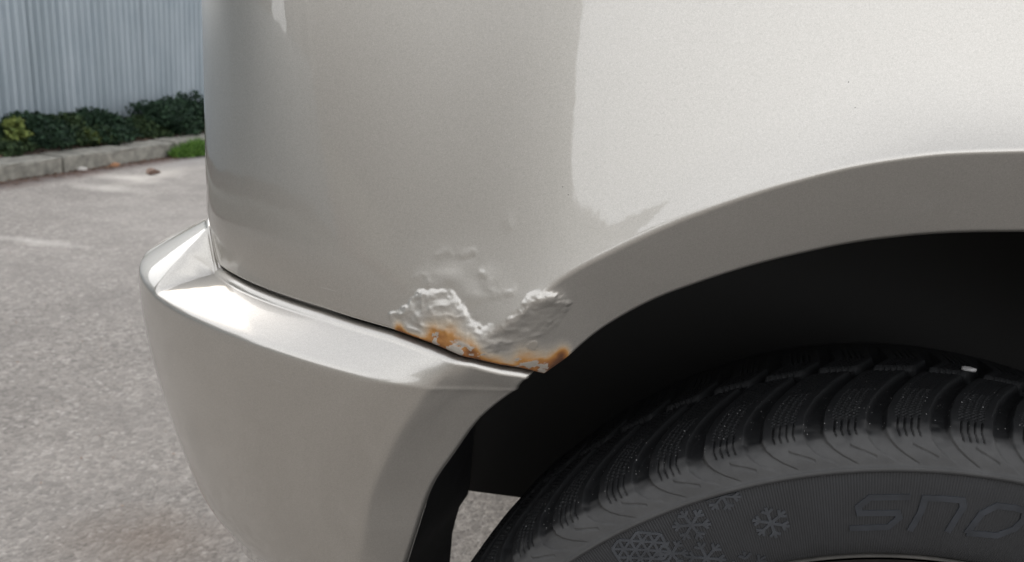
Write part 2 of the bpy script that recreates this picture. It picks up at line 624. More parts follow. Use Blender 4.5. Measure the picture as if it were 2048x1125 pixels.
# ------------------------------------------------------------------ plants
def leaf_cloud(name, centre, rad, count, size, mat, parent=None, elong=1.6, lobes=7, fill=.35, ground=None, top=None):
    rng = RNG
    cx = rng.normal(size=(lobes, 3))
    cx /= np.linalg.norm(cx, axis=1)[:, None]
    cx = cx * rng.uniform(.25, .75, (lobes, 1)) * np.array(rad)
    lr = rng.uniform(.35, .6, lobes)
    li = rng.integers(0, lobes, count)
    d = rng.normal(size=(count, 3))
    d /= np.linalg.norm(d, axis=1)[:, None]
    r = rng.uniform(fill, 1, (count, 1)) ** .6
    p = cx[li] + d * r * lr[li][:, None] * np.array(rad)
    p += np.array(centre)
    if top is not None:
        zt = np.quantile(p[:, 2], .985)
        zb_ = np.quantile(p[:, 2], .02)
        p[:, 2] = ground + (p[:, 2] - zb_) * (top - ground) / (zt - zb_)
    if ground is not None:
        p = p[p[:, 2] > ground]
        d = d[:len(p)]
    n = len(p)
    ax = rng.normal(size=(n, 3)) + d[:n] * .8
    ax /= np.linalg.norm(ax, axis=1)[:, None]
    bx = np.cross(ax, rng.normal(size=(n, 3)))
    bx /= np.linalg.norm(bx, axis=1)[:, None]
    s = size * rng.uniform(.6, 1.3, (n, 1))
    a, b_ = ax * s * elong, bx * s * .5
    nn = np.cross(ax, bx) * s * .18
    V = np.stack([p - a * .5, p + b_ + nn, p + a * .5, p - b_ + nn], 1).reshape(-1, 3)
    F = np.arange(4 * n).reshape(n, 4)
    tone = np.repeat(rng.random(n), 4)
    return make(name, V, F, mat, parent, False, {'tone': tone})


def stems(name, base, tops, r, mat, parent):
    bm = bmesh.new()
    for tp in tops:
        a, b_ = Vector(base) + Vector((random.uniform(-.02, .02), random.uniform(-.02, .02), 0)), Vector(tp)
        d = b_ - a
        g = bmesh.ops.create_cone(bm, cap_ends=True, segments=6, radius1=r, radius2=r * .4, depth=d.length)
        bmesh.ops.transform(bm, matrix=Matrix.Translation((a + b_) / 2) @ d.to_track_quat('Z', 'Y').to_matrix().to_4x4(), verts=g['verts'])
    return bm_make(name, bm, mat, parent)


def along(px):          # run along the kerb seen at picture column px on the bed's middle line
    d = ray(px, 260)
    A = np.array([[d[0], -kd[0]], [d[1], -kd[1]]])
    o = K0 + kn * .38
    t = np.linalg.solve(A, o)
    return t[1]


SHRUBS = [  # column and row of the top in the photograph, half width m, material, label
    (-30, 268, .20, 'leafmid', 'yellowish low shrub cut by the left picture edge'),
    (52, 233, .22, 'leafdark', 'dark olive shrub with a pale twig, second from the left picture edge'),
    (118, 234, .21, 'leafmid', 'olive green shrub above the small yellow-green sprig'),
    (188, 225, .24, 'leafdark', 'rounded dark shrub in the middle of the planting bed'),
    (255, 238, .22, 'leafmid', 'low green shrub just right of the middle of the bed'),
    (314, 207, .26, 'leafdark', 'dark shrub with a dead brown base beside the tallest shrub'),
    (384, 194, .29, 'leafdark', 'tallest dark green shrub beside the car panel'),
    (455, 200, .30, 'leafdark', 'dark shrub mostly hidden behind the car panel'),
]
for px, ytop, hw, mk, lab in SHRUBS:
    u = along(px)
    c = bedpt(u, .335, .05)
    d_ = ray(px, ytop)
    hh = CAM_H + d_[2] / d_[1] * c[1] - .05
    sh = thing('shrub', lab, 'shrub', c, 0, 'evergreen shrubs in the planting bed')
    leaf_cloud('foliage', (c[0], c[1], .05 + hh * .45), (hw * 1.1, hw * 1.0, hh * .60), 6500, .0145, M[mk], sh, 1.7, 14, .2, ground=.05, top=.05 + hh)
    stems('stem', c, [(c[0] + random.uniform(-.5, .5) * hw, c[1] + random.uniform(-.5, .5) * hw, hh * random.uniform(.5, .8)) for _ in range(7)], .006, M['bark'], sh)
for px, hw, hh, v, n_, lab in ((2, .10, .17, .27, 420, 'yellow-green weed at the left picture edge, in front of the shrubs'), (127, .055, .11, .21, 240, 'small yellow-green sprig behind the kerb under the olive shrub')):
    u = along(px)
    c = bedpt(u, v, .06)
    sh = thing('weed', lab, 'weed', c)
    leaf_cloud('foliage', (c[0], c[1], .06 + hh * .55), (hw, hw, hh * .55), n_, .022, M['leafhi'], sh, 1.9, 6, .1, ground=.05)
    stems('stem', c, [(c[0], c[1], .06 + hh * .7)], .004, M['grass'], sh)
# bright tuft at the kerb's far end
p = on_z(392, 309)
tuft = thing('grass_tuft', 'bright green grass tuft at the foot of the kerb beside the car', 'grass', (p[0], p[1], 0))
V, F, T = [], [], []
for i in range(1500):
    a = random.uniform(0, 6.28)
    r = math.sqrt(random.random())
    ou, ov = r * .21 * math.cos(a), r * .07 * math.sin(a)
    bx, by = p[0] + kd[0] * ou + kn[0] * ov, p[1] + kd[1] * ou + kn[1] * ov
    h = random.uniform(.035, .095) * (1.15 - .6 * r * r)
    ln = random.uniform(-.05, .05), random.uniform(-.05, .05)
    wd = random.uniform(.002, .0045)
    t_ = random.uniform(0, 6.28)
    k = len(V)
    cx, cy = wd * math.cos(t_), wd * math.sin(t_)
    V += [(bx - cx, by - cy, 0), (bx + cx, by + cy, 0), (bx + ln[0] * .4 + cx, by + ln[1] * .4 + cy, h * .6), (bx + ln[0] * .4 - cx, by + ln[1] * .4 - cy, h * .6), (bx + ln[0], by + ln[1], h)]
    F += [(k, k + 1, k + 2, k + 3), (k + 3, k + 2, k + 4)]
    T += [random.random()] * 5
make('blades', V, F, M['grass'], tuft, False, {'tone': T})

# dry litter along the kerb and on the bed (nobody could count it)
V, T = [], []


def flake(x, y, z, s):
    a = random.uniform(0, 6.28)
    c, s_ = math.cos(a), math.sin(a)
    tilt = random.uniform(-.5, .5)
    for dx, dy in ((-1, 0), (0, -.55), (1, 0), (0, .55)):
        V.append((x + (dx * c - dy * s_) * s, y + (dx * s_ + dy * c) * s, z + s * (.25 * abs(dy) * 2 + tilt * dx * .6 + .3)))
    T.extend([random.random()] * 4)


for i in range(1500):
    u = random.uniform(-1.6, 2.6)
    v = -abs(random.gauss(0, .05)) - .004
    x, y, _ = bedpt(u, v)
    flake(x, y, .002, random.uniform(.003, .011))
for i in range(900):
    u = random.uniform(-1.6, 3.0)
    x, y, _ = bedpt(u, random.uniform(KW + .0, KW + .14))
    flake(x, y, .075, random.uniform(.006, .02))
for i in range(500):
    x, y = random.uniform(-2.6, -.4), random.uniform(1.0, 4.0)
    flake(x, y, .001, random.uniform(.0012, .0035))
li = make('leaf_litter', V, np.arange(len(V)).reshape(-1, 4), M['litter'], None, False, {'tone': T})
tag(li, 'dry reddish-brown leaf litter along the foot of the kerb', kind='stuff')


def small_leaf(name, px, py, lx, ly, hgt, mat, label, cat):
    p = on_z(px, py)
    n_ = 14
    V, F = [], []
    for j in range(2):
        for i in range(n_):
            a = 6.283 * i / n_
            r = 1 + .22 * math.sin(3 * a + px) + .12 * math.sin(5 * a)
            V.append((math.cos(a) * lx * r, math.sin(a) * ly * r, .001 + (hgt * (.5 + .5 * math.cos(2 * a + 1)) if j else 0)))
    V += [(0, 0, hgt * .7), (0, 0, .001)]
    for i in range(n_):
        k = (i + 1) % n_
        F += [(i, k, n_ + k, n_ + i), (n_ + i, n_ + k, 2 * n_), (k, i, 2 * n_ + 1)]
    o = make(name, V, F, mat, None, False)
    o.location = (p[0], p[1], 0)
    tag(o, label, cat)
    return o


small_leaf('dead_leaf', 306, 347, .026, .05, .022, M['dryleaf'], 'curled brown leaf lying on the pale asphalt patch', 'leaf')
small_leaf('paper_scrap', 159, 340, .03, .04, .02, M['scrap'], 'crumpled white scrap at the foot of the kerb', 'litter')
small_leaf('orange_leaf', 228, 333, .018, .05, .014, M['orange'], 'orange-brown fallen leaf close to the kerb', 'leaf')

# unseen grey house with added ivy, shaped for its reflection in the flank's clear coat
house = thing('house', 'grey rendered house across the yard with ivy up its corner, mirrored in the paint', 'house', (-5.5, -8.5, 0))
HX1, HY = -.53, -6.9


def bx(name, x0, x1, y0, y1, z0, z1, mat, parent, bev=0):
    bm = bmesh.new()
    box_bm(bm, x0, x1, y0, y1, z0, z1, bev)
    return bm_make(name, bm, mat, parent)


bx('wall', -10.5, HX1, -12.5, HY, 0, 2.58, M['stucco'], house)
bx('plinth', -10.52, HX1 + .02, -12.52, HY + .03, -.05, .5, M['kerb'], house)
bx('roof', -10.6, HX1 + .05, -12.6, HY + .06, 2.582, 2.70, M['kerb'], house, .02)
for wx in (-8.6,):
    for wz in (1.0,):
        fr = bx('window', wx, wx + 1.1, HY + .002, HY + .06, wz, wz + 1.2, M['scrap'], house)
        bx('pane', wx + .08, wx + 1.02, HY + .061, HY + .068, wz + .08, wz + 1.22, M['glass'], fr)
n_ = 7000  # ivy leaves added to break up the house corner's mirrored edge
zz = RNG.random(n_) * 2.7
aa = RNG.random(n_)
hw_ = .16 + .14 * fbm(zz * 3.1, zz * 0 + 2.2, 3)
side = RNG.random(n_) < .6
P = np.stack([np.where(side, HX1 - aa * hw_ * 2.2 + .06, HX1 + .03 + RNG.random(n_) * hw_ * .5), np.where(side, HY + .03 + RNG.random(n_) * .07, HY - aa * .4), zz], -1)
ax = RNG.normal(size=(n_, 3))
ax /= np.linalg.norm(ax, axis=1)[:, None]
bxv = np.cross(ax, RNG.normal(size=(n_, 3)))
bxv /= np.linalg.norm(bxv, axis=1)[:, None]
sz = RNG.uniform(.03, .075, (n_, 1))
V = np.stack([P - ax * sz, P + bxv * sz * .7, P + ax * sz, P - bxv * sz * .7], 1).reshape(-1, 3)
iv = make('ivy', V, np.arange(4 * n_).reshape(n_, 4), M['tree'], None, False, {'tone': np.repeat(RNG.random(n_), 4)})
tag(iv, 'ivy climbing the corner of the grey house across the yard', 'ivy')
TREES = [(-11.6, -4.0, 1.6, 4.4), (-10.6, -1.0, 1.6, 4.6), (-9.9, 2.2, 1.6, 4.8)]  # unseen conifers, added to darken what the rear corner mirrors
TL = ['conifer standing beside the grey house', 'conifer beyond the wall, far left of the car', 'last conifer of the row, beyond the wall']
for (x, y, r, h), lab in zip(TREES, TL):
    t_ = thing('conifer_tree', lab, 'tree', (x, y, 0), 0, 'conifers across the yard')
    bm = bmesh.new()
    bmesh.ops.create_cone(bm, cap_ends=True, segments=10, radius1=.2, radius2=.03, depth=h * .95, matrix=Matrix.Translation((x, y, h * .475)))
    bm_make('trunk', bm, M['bark'], t_)
    n_ = 26000
    zz = RNG.random(n_)
    rr = r * np.minimum(1, 3.2 - zz * 3.1).clip(.05) * (.88 + .2 * fbm(zz * 30, RNG.integers(0, 9, n_) * 3.7, 2)) * RNG.random(n_) ** .25
    aa = RNG.random(n_) * 6.283
    P = np.stack([x + rr * np.cos(aa), y + rr * np.sin(aa), .15 + zz * h], -1)
    ax = RNG.normal(size=(n_, 3)) + np.stack([np.cos(aa), np.sin(aa), .2 + 0 * aa], -1)
    ax /= np.linalg.norm(ax, axis=1)[:, None]
    bx = np.cross(ax, RNG.normal(size=(n_, 3)))
    bx /= np.linalg.norm(bx, axis=1)[:, None]
    s = RNG.uniform(.08, .2, (n_, 1))
    V = np.stack([P - ax * s, P + bx * s * .6, P + ax * s, P - bx * s * .6], 1).reshape(-1, 3)
    make('crown', V, np.arange(4 * n_).reshape(n_, 4), M['tree'], t_, False, {'tone': np.repeat(RNG.random(n_), 4)})

# ------------------------------------------------------------------ the car
car = thing('parked_car', 'champagne metallic car with a rusted rear wheel arch above a winter tyre', 'car', (.21, .9, 0))

# plan of the body side: flat flank, elliptical rear corner, flat tail
EA, EB, EC = .2315, .13, (.0, .485)
_t = np.linspace(0, math.pi / 2, 4000)
_ex, _ey = EC[0] - EA * np.sin(_t), EC[1] - EB * np.cos(_t)
_arc = np.concatenate([[0], np.cumsum(np.hypot(np.diff(_ex), np.diff(_ey)))])
S_END = _arc[-1]
TAIL = 1.45


def plan(s):
    """plan point and outward normal of the body at arc position s (0 = start of the corner, negative towards the tail)"""
    s = np.asarray(s, float)
    q = -s
    tt = np.interp(np.clip(q, 0, S_END), _arc, _t)
    x = np.where(q <= 0, s, EC[0] - EA * np.sin(tt))
    y = np.where(q <= 0, EC[1] - EB, EC[1] - EB * np.cos(tt))
    nx, ny = -EB * np.sin(tt), -EA * np.cos(tt)
    tail = q > S_END
    f = np.clip((q - S_END) / TAIL, 0, 1)
    x = np.where(tail, EC[0] - EA - .05 * np.sin(math.pi * f) ** 2, x)
    y = np.where(tail, EC[1] + f * TAIL, y)
    nx = np.where(tail, -1., nx)
    ny = np.where(tail, .05 * math.pi * np.sin(2 * math.pi * f) / TAIL * -1., ny)
    L = np.hypot(nx, ny)
    return np.stack([x, y], -1), np.stack([nx / L, ny / L], -1)


def s_of(x):     # arc position on the corner for a given x (front half of the corner)
    return np.where(x >= 0, x, -np.interp(np.clip(-x / EA, 0, 1), np.sin(_t), _arc))


# arch crease and lip, traced on the flank
def base_off(s, z):
    """lean of the flank and the tuck of the corner, outward offset from the plan curve"""
    zz = np.clip(np.asarray(z, float) - .615, -.3, .5)
    k = smooth(-.21, -.06, s)
    zc = np.clip(zz, -.3, .19)
    return -k * (.15 * zc - .19 * np.clip(zc, 0, 1) ** 2 + .085 * (zz - zc) + .12 * np.clip(z - .805, 0, .5) ** 2) - 3.2 * np.clip(.655 - z, 0, .05) ** 2 * smooth(-.03, -.16, s)


def trace(pts, extra, it=40):
    """where sight lines meet the flank raised by `extra` (a number or a function of s, z)"""
    out = []
    for p in pts:
        d = ray(*p)
        O_ = np.array([0, 0, CAM_H + CAR_DZ])
        lo, hi = .2, 1.2
        tab = np.linspace(-.42, .5, 1400)
        PP, NN_ = plan(tab)
        def f(t):
            q = O_ + d * t
            k = np.argmin(np.hypot(PP[:, 0] - q[0], PP[:, 1] - q[1]))
            h = float((q[:2] - PP[k]) @ NN_[k])
            sk = float(tab[k])
            sk += float((q[:2] - PP[k]) @ np.array([-NN_[k][1], NN_[k][0]]))
            e = extra(sk, q[2]) if callable(extra) else extra
            return h - float(base_off(sk, q[2])) - e, sk, q[2]
        ts = np.linspace(.25, .8, 150)
        v = [f(t)[0] for t in ts]
        k = next((i for i in range(len(ts) - 1) if v[i] > 0 >= v[i + 1]), None)
        if k is None:
            continue
        lo, hi = ts[k], ts[k + 1]
        for _ in range(22):
            m_ = (lo + hi) / 2
            if f(m_)[0] > 0: lo = m_
            else: hi = m_
        out.append(f(lo)[1:])
    return np.array(out)


TB = math.tan(math.radians(31))            # slope of the arch band


def flare_amp(s):
    return .0034 + .0076 * smooth(.02, .16, s)



lip_px = [(1088, 748), (1130, 719), (1200, 661), (1300, 603), (1400, 566), (1500, 535), (1600, 511), (1700, 491), (1800, 478), (1900, 470), (2048, 466)]
crease_px = [(925, 718), (980, 670), (1040, 622), (1120, 560), (1200, 515), (1350, 445), (1500, 390), (1600, 360), (1700, 335), (1800, 318), (1900, 307), (2048, 302)]
LIP = catmull(trace(lip_px, lambda s, z: float(flare_amp(s)) - .040 * TB))
CRE = catmull(trace(crease_px, lambda s, z: float(flare_amp(s))))
AX = .235                                   # the arch is mirrored about its crown


def mirrored(L):
    R = L[::-1].copy()
    R[:, 0] = 2 * AX - R[:, 0]
    A = L[L[:, 0] < AX - .012]
    B = R[R[:, 0] > AX + .012]
    return np.vstack([A, B])


LIP, CRE = mirrored(LIP), mirrored(CRE)
_fl = np.array([(.489, .588), (.507, .568), (.522, .542), (.535, .517), (.544, .489), (.560, .40), (.566, .26)])
_fc = np.array([(.527, .602), (.535, .589), (.550, .563), (.560, .540), (.569, .518), (.575, .490), (.590, .40), (.597, .26)])
LIP = np.vstack([LIP, _fl])
CRE = np.vstack([CRE[CRE[:, 1] > .604], _fc])
S_CORNER = LIP[0, 0]
Z_CORNER = LIP[0, 1]


def flare_off(s, z):
    D = polydist(np.stack([s, z], -1), CRE)          # positive above the crease
    A = flare_amp(s)
    return smin(A * np.exp(-np.clip(D, -.2, 1) / .021), A + D * TB, .0016)


seam_px = [(418, 440), (424, 500), (434, 527), (470, 553), (560, 591), (640, 617), (700, 637), (780, 660), (860, 689), (940, 719), (1000, 733), (1040, 739)]
SEAM = trace(seam_px, lambda s, z: float(flare_off(np.array([s]), np.array([z]))[0]))
SEAM = SEAM[SEAM[:, 0] > -.26]
SEAM = np.vstack([[(-3, SEAM[0, 1])], SEAM, [(S_CORNER, Z_CORNER)]])


def z_seam(s):
    return np.interp(s, SEAM[:, 0], SEAM[:, 1])


def z_bottom(s):
    zl = np.interp(s, LIP[:, 0], LIP[:, 1])
    z = np.where(s < S_CORNER, z_seam(s), zl)
    return z


# ---- rust blisters: local picture-like coordinates on the flank (0.25 mm units), anchored at the seam
_q0, _q1, _q2 = (trace([p], .004)[0] for p in ((900, 640), (1100, 640), (900, 740)))
_A = np.linalg.inv(np.stack([(_q1 - _q0) / 200, (_q2 - _q0) / 100], 1))


def local(s, z):
    d = np.stack([s - _q0[0], z - _q0[1]], -1) @ _A.T
    return 900 + d[..., 0], 640 + d[..., 1]


def poly_in(px, py, poly, soft):
    L = np.array(list(poly) + [poly[0]], float)
    d = np.abs(polydist(np.stack([px, py], -1), L))
    inside = np.zeros(len(px), bool)
    for (x0, y0), (x1, y1) in zip(L[:-1], L[1:]):
        c = ((y0 > py) != (y1 > py)) & (px < (x1 - x0) * (py - y0) / (y1 - y0 + 1e-12) + x0)
        inside ^= c
    return smooth(-soft, soft, np.where(inside, d, -d))


BL1 = [(772, 640), (800, 622), (822, 606), (850, 598), (872, 590), (905, 589), (922, 604), (934, 632), (958, 655), (985, 668), (1000, 690), (985, 724), (930, 716), (860, 692), (800, 664)]
BL2 = [(985, 672), (1010, 650), (1042, 622), (1072, 598), (1098, 586), (1122, 590), (1131, 612), (1122, 645), (1098, 672), (1075, 700), (1040, 712), (1000, 706)]


def rust_fields(s, z):
    """raised height (m), rust (0-1), chip (0-1)"""
    px, py = local(s, z)
    near = (px > 600) & (px < 1260) & (py > 400) & (py < 800)
    H, R, C, W_ = (np.zeros(len(s)) for _ in range(4))
    if not near.any():
        return H, R, C, W_
    x, y = px[near], py[near]
    wx = x + 38 * (fbm(x / 38, y / 38, 3) - .5) + 14 * (fbm(x / 11, y / 11 + 3, 2) - .5)
    wy = y + 38 * (fbm(x / 38 + 9, y / 38 + 4, 3) - .5) + 14 * (fbm(x / 11 + 7, y / 11, 2) - .5)
    m1 = poly_in(wx, wy, BL1, 12)
    m2 = poly_in(wx, wy, BL2, 10)
    U = .00026
    bl = 1 - np.abs(2 * fbm(x / 34 + 3, y / 26, 2) - 1)           # billowy
    fine = fbm(x / 9, y / 9, 3)
    h = 0 * x
    h += np.exp(-(((x - 905) / 120) ** 2 + ((y - 600) / 75) ** 2)) * 5.0     # general swelling
    h += m1 * (3.2 + 5.5 * (bl - .62) + 2.0 * (fine - .5) + 6. * (fbm(x / 60 + 21, y / 45, 2) - .5))
    rim1 = m1 * (1 - m1) * 4
    h += rim1 * smooth(660, 600, y) * 2.2 * fbm(x / 14, y / 14, 2)
    # the right blister: hollow face below a raised rim, steep right edge
    h += m2 * (4.0 + 3.4 * (bl - .6) + 1.3 * (fine - .5) - .05 * np.clip(y - 620, 0, 90))
    h += np.exp(-(((x - 1100) / 26) ** 2 + ((y - 603) / 15) ** 2)) * 5.5
    # faint wrinkles lifted in the paint higher up
    for L, a, wd in ((((868, 517), (885, 511), (905, 514), (925, 517), (942, 509)), 1.7, 4.5), (((822, 562), (836, 556), (848, 566)), 1.2, 5), (((962, 548), (972, 565), (975, 592), (1000, 590), (1020, 584)), 2.2, 6),
                     (((812, 600), (826, 578), (850, 572)), 1.2, 7), (((905, 512), (912, 520), (938, 520)), -1.2, 4), (((1012, 440), (1018, 462)), 1.2, 4)):
        d = np.abs(polydist(np.stack([wx * .35 + x * .65, wy * .35 + y * .65], -1), np.array(L, float)))
        h += a * .36 * np.exp(-(d / wd / 1.8) ** 2) * (.4 + 1.2 * fbm(x / 12 + 50, y / 12, 2))
    h += smooth(1, 0, np.hypot((x - 905) / 150, (y - 575) / 85)) * 3.0 * (fbm(x / 45, y / 40, 2) - .5)
    # distance above the panel's lower edge, in the same units
    zb = z_bottom(s[near])
    e = (z[near] - zb) / .00026
    # rust stain
    n1, n2 = fbm(x / 22 + 40, y / 16, 4), fbm(x / 7, y / 7 + 30, 3)
    r = 0 * x
    for cx, cw, ht, a in ((786, 16, 20, 1.0), (825, 22, 12, .6), (862, 24, 42, .75), (905, 30, 50, 1.0), (948, 20, 34, .9), (990, 34, 22, .7), (1045, 26, 44, .75), (1085, 28, 44, 1.0), (1118, 18, 30, 1.3)):
        r += a * np.exp(-((x - cx) / cw) ** 2) * np.exp(-(np.clip(e, 0, 400) / ht) ** 2 * .8)
    r = r * (.72 + .55 * n1) + .0 * n2
    edge = smooth(15, 1, e) * smooth(770, 790, x) * smooth(1150, 1120, x)
    r = np.maximum(r * .82, edge * (.75 + .35 * n2))
    up = smooth(60, 15, e) * .0
    c = smooth(.54, .60, fbm(x / 24 + 70, y / 15 + 11, 5)) * smooth(34, 24, e) * smooth(3, 6, e)
    c *= np.clip(np.exp(-((x - 935) / 34) ** 2) + np.exp(-((x - 1050) / 40) ** 2) + np.exp(-((x - 880) / 22) ** 2) * .8, 0, 1) > .35
    big = np.exp(-(((x - 1062) / 11) ** 2 + ((y - 707) / 12) ** 2)) + .35 * (n2 - .5)
    c = np.maximum(c, smooth(.38, .46, big))
    h += c * 1.6
    h -= smooth(.5, 1., r) * 1.0 * n2
    H[near], R[near], C[near] = h * U * .85, np.clip(r + up, 0, 1), np.clip(c, 0, 1)
    W_[near] = np.clip(np.maximum(m1, m2) + .8 * np.clip(r, 0, 1), 0, 1)
    return H, R, C, W_


def body_off(s, z, full=True):
    o = flare_off(s, z)
    o = o + base_off(s, z)
    zb = z_bottom(s)
    if full:
        d = np.clip(z - zb, 0, .0025)
        rr = .0025
        o = o - (rr - np.sqrt(np.clip(rr * rr - (rr - d) ** 2, 0, 1)))
    return o


# columns: fine around the rust, coarser elsewhere
cols = np.concatenate([np.arange(-1.9, -.44, .05), np.arange(-.44, -.135, .003), np.arange(-.135, .02, .00055), np.arange(.02, .30, .0014), np.arange(.30, .46, .004), np.arange(.46, .62, .0015), np.linspace(.62, .80, 10)])
hts = np.concatenate([[0, .0003, .0007, .0012, .0018, .0025], np.arange(.0031, .075, .0006), np.arange(.075, .20, .0016), np.arange(.205, .42, .012)])
hn = hts / hts[-1]
S, Hh = np.meshgrid(cols, hts, indexing='ij')
S, Hh = S.ravel(), Hh.ravel()
ZB = z_bottom(S)
ZT = 1.03
full_h = ZT - ZB
Z = ZB + np.where(Hh < .2, Hh, .2 + (Hh - .2) / (hts[-1] - .2) * (full_h - .2))
O = body_off(S, Z)
rh, rr_, rc_, rw_ = rust_fields(S, Z)
O = O + rh * smooth(0, .0015, Hh)
pl, nn = plan(S)
V = np.stack([pl[:, 0] + nn[:, 0] * O, pl[:, 1] + nn[:, 1] * O, Z], -1).reshape(len(cols), len(hts), 3)
# return flange folded inward behind the lower edge
ret = V[:, :1].copy()
n2 = nn.reshape(len(cols), len(hts), 2)[:, :1]
fl = []
for k, dep in enumerate((.022, .004)):
    q = ret.copy()
    q[..., 0] -= n2[..., 0] * dep
    q[..., 1] -= n2[..., 1] * dep
    q[..., 2] += .0006
    fl.append(q)
VV = np.concatenate(fl + [V], 1)
nvr = VV.shape[1]
padr = lambda a: np.concatenate([np.repeat(a.reshape(len(cols), -1)[:, :1], 2, 1), a.reshape(len(cols), -1)], 1).ravel()
qp = make('quarter_panel', VV.reshape(-1, 3), grid_faces(len(cols), nvr, flip=False), M['paint'], car, True,
          {'rust': padr(rr_), 'chip': padr(rc_), 'worn': padr(rw_)})
qp['label'] = 'rear quarter panel with rust blisters at its lower corner'

# greenhouse closing the car above the frame
def loft(name, rings, mat, parent, cap=True):
    n_ = len(rings[0])
    V = np.vstack(rings)
    F = []
    for k in range(len(rings) - 1):
        for i in range(n_):
            j = (i + 1) % n_
            F.append((k * n_ + i, k * n_ + j, (k + 1) * n_ + j, (k + 1) * n_ + i))
    if cap:
        F.append(tuple(range((len(rings) - 1) * n_, len(rings) * n_)))
    return make(name, V, F, mat, parent, False)


YC = EC[1] + TAIL / 2


def ring(z, inset, x1=.80):
    sx = np.linspace(0, -1.4, 40)
    P, Nn = plan(sx)
    o = float(body_off(np.array([.02]), np.array([1.03]))[0]) - inset
    A = P + Nn * o
    A = A[A[:, 1] < YC]
    R_ = A[::-1].copy()
    R_[:, 1] = 2 * YC - R_[:, 1]
    pts = np.vstack([[(x1, A[0, 1])], A, R_, [(x1, R_[-1, 1])]])
    return np.column_stack([pts, np.full(len(pts), z)])


loft('window_band', [ring(1.03, .003), ring(1.40, .12)], M['glass'], car, False)
loft('roof', [ring(1.40, .118), ring(1.44, .13), ring(1.47, .22)], M['paint'], car)
# off-side flank, mirrored plain
sx = np.concatenate([np.linspace(-.44, 0, 40), [.4, .8]])
P, Nn = plan(sx)
zz = np.linspace(.42, 1.03, 14)
V = np.array([[(P[i, 0], 2 * YC - P[i, 1], z) for z in zz] for i in range(len(sx))]).reshape(-1, 3)
make('off_side_panel', V, grid_faces(len(sx), len(zz)), M['paint'], car)

# ---- bumper
RC, RA, RB = (-.03, .53), .265, .185


def o_ridge(s):
    P, n_ = plan(s)
    out = np.zeros(len(s))
    for i in range(len(s)):
        p, d = P[i], n_[i]
        if -s[i] > S_END:
            yy = min(p[1], RC[1])
            out[i] = (EC[0] - EA) - (RC[0] - RA * math.sqrt(1 - ((yy - RC[1]) / RB) ** 2))
            if p[1] > RC[1]:
                out[i] = (RA - RC[0]) - (EA - EC[0])
            continue
        a = (d[0] / RA) ** 2 + (d[1] / RB) ** 2
        b = 2 * ((p[0] - RC[0]) * d[0] / RA ** 2 + (p[1] - RC[1]) * d[1] / RB ** 2)
        c = ((p[0] - RC[0]) / RA) ** 2 + ((p[1] - RC[1]) / RB) ** 2 - 1
        disc = b * b - 4 * a * c
        lam = (-b + math.sqrt(max(disc, 0))) / (2 * a)
        if p[0] > RC[0]:
            lam = .010
        out[i] = lam
    return out


blip_px = [(1094, 747), (1084, 757), (1031, 797), (953, 862), (893, 942), (840, 1017), (802, 1100), (793, 1125)]
bcre_px = [(925, 716), (915, 721), (876, 758), (840, 802), (780, 885), (738, 961), (704, 1032), (678, 1119)]
BLIP = trace(blip_px, -.012)
BCRE = trace(bcre_px, .006)
# both carry on down round the wheel
for nm in ('BLIP', 'BCRE'):
    L = globals()[nm]
    d = L[-1] - L[-2]
    d = d / np.linalg.norm(d)
    ext = [L[-1] + d * .06 + np.array([-.0015, 0]), L[-1] + d * .13 + np.array([-.002, 0]), L[-1] + d * .25]
    globals()[nm] = np.vstack([L, ext])
if BLIP[0, 1] < Z_CORNER - .001:
    BLIP = np.vstack([(S_CORNER + .002, Z_CORNER - .0006), BLIP])
BLIPc, BCREc = catmull(BLIP), catmull(BCRE)


def s_lip(z):
    o = np.argsort(BLIPc[:, 1])
    return np.interp(z, BLIPc[o, 1], BLIPc[o, 0])


_dd = catmull([(.30, .135), (.376, .073), (.412, .050), (.443, .0335), (.493, .0174), (.539, .0068), (.575, .0014), (.605, 0.)])
DZ, DV = _dd[:, 0], _dd[:, 1]
qcol = np.concatenate([[0, .0006, .0013, .0021], np.arange(.003, .30, .0016), np.arange(.30, .46, .004), np.arange(.46, 1.9, .05)])
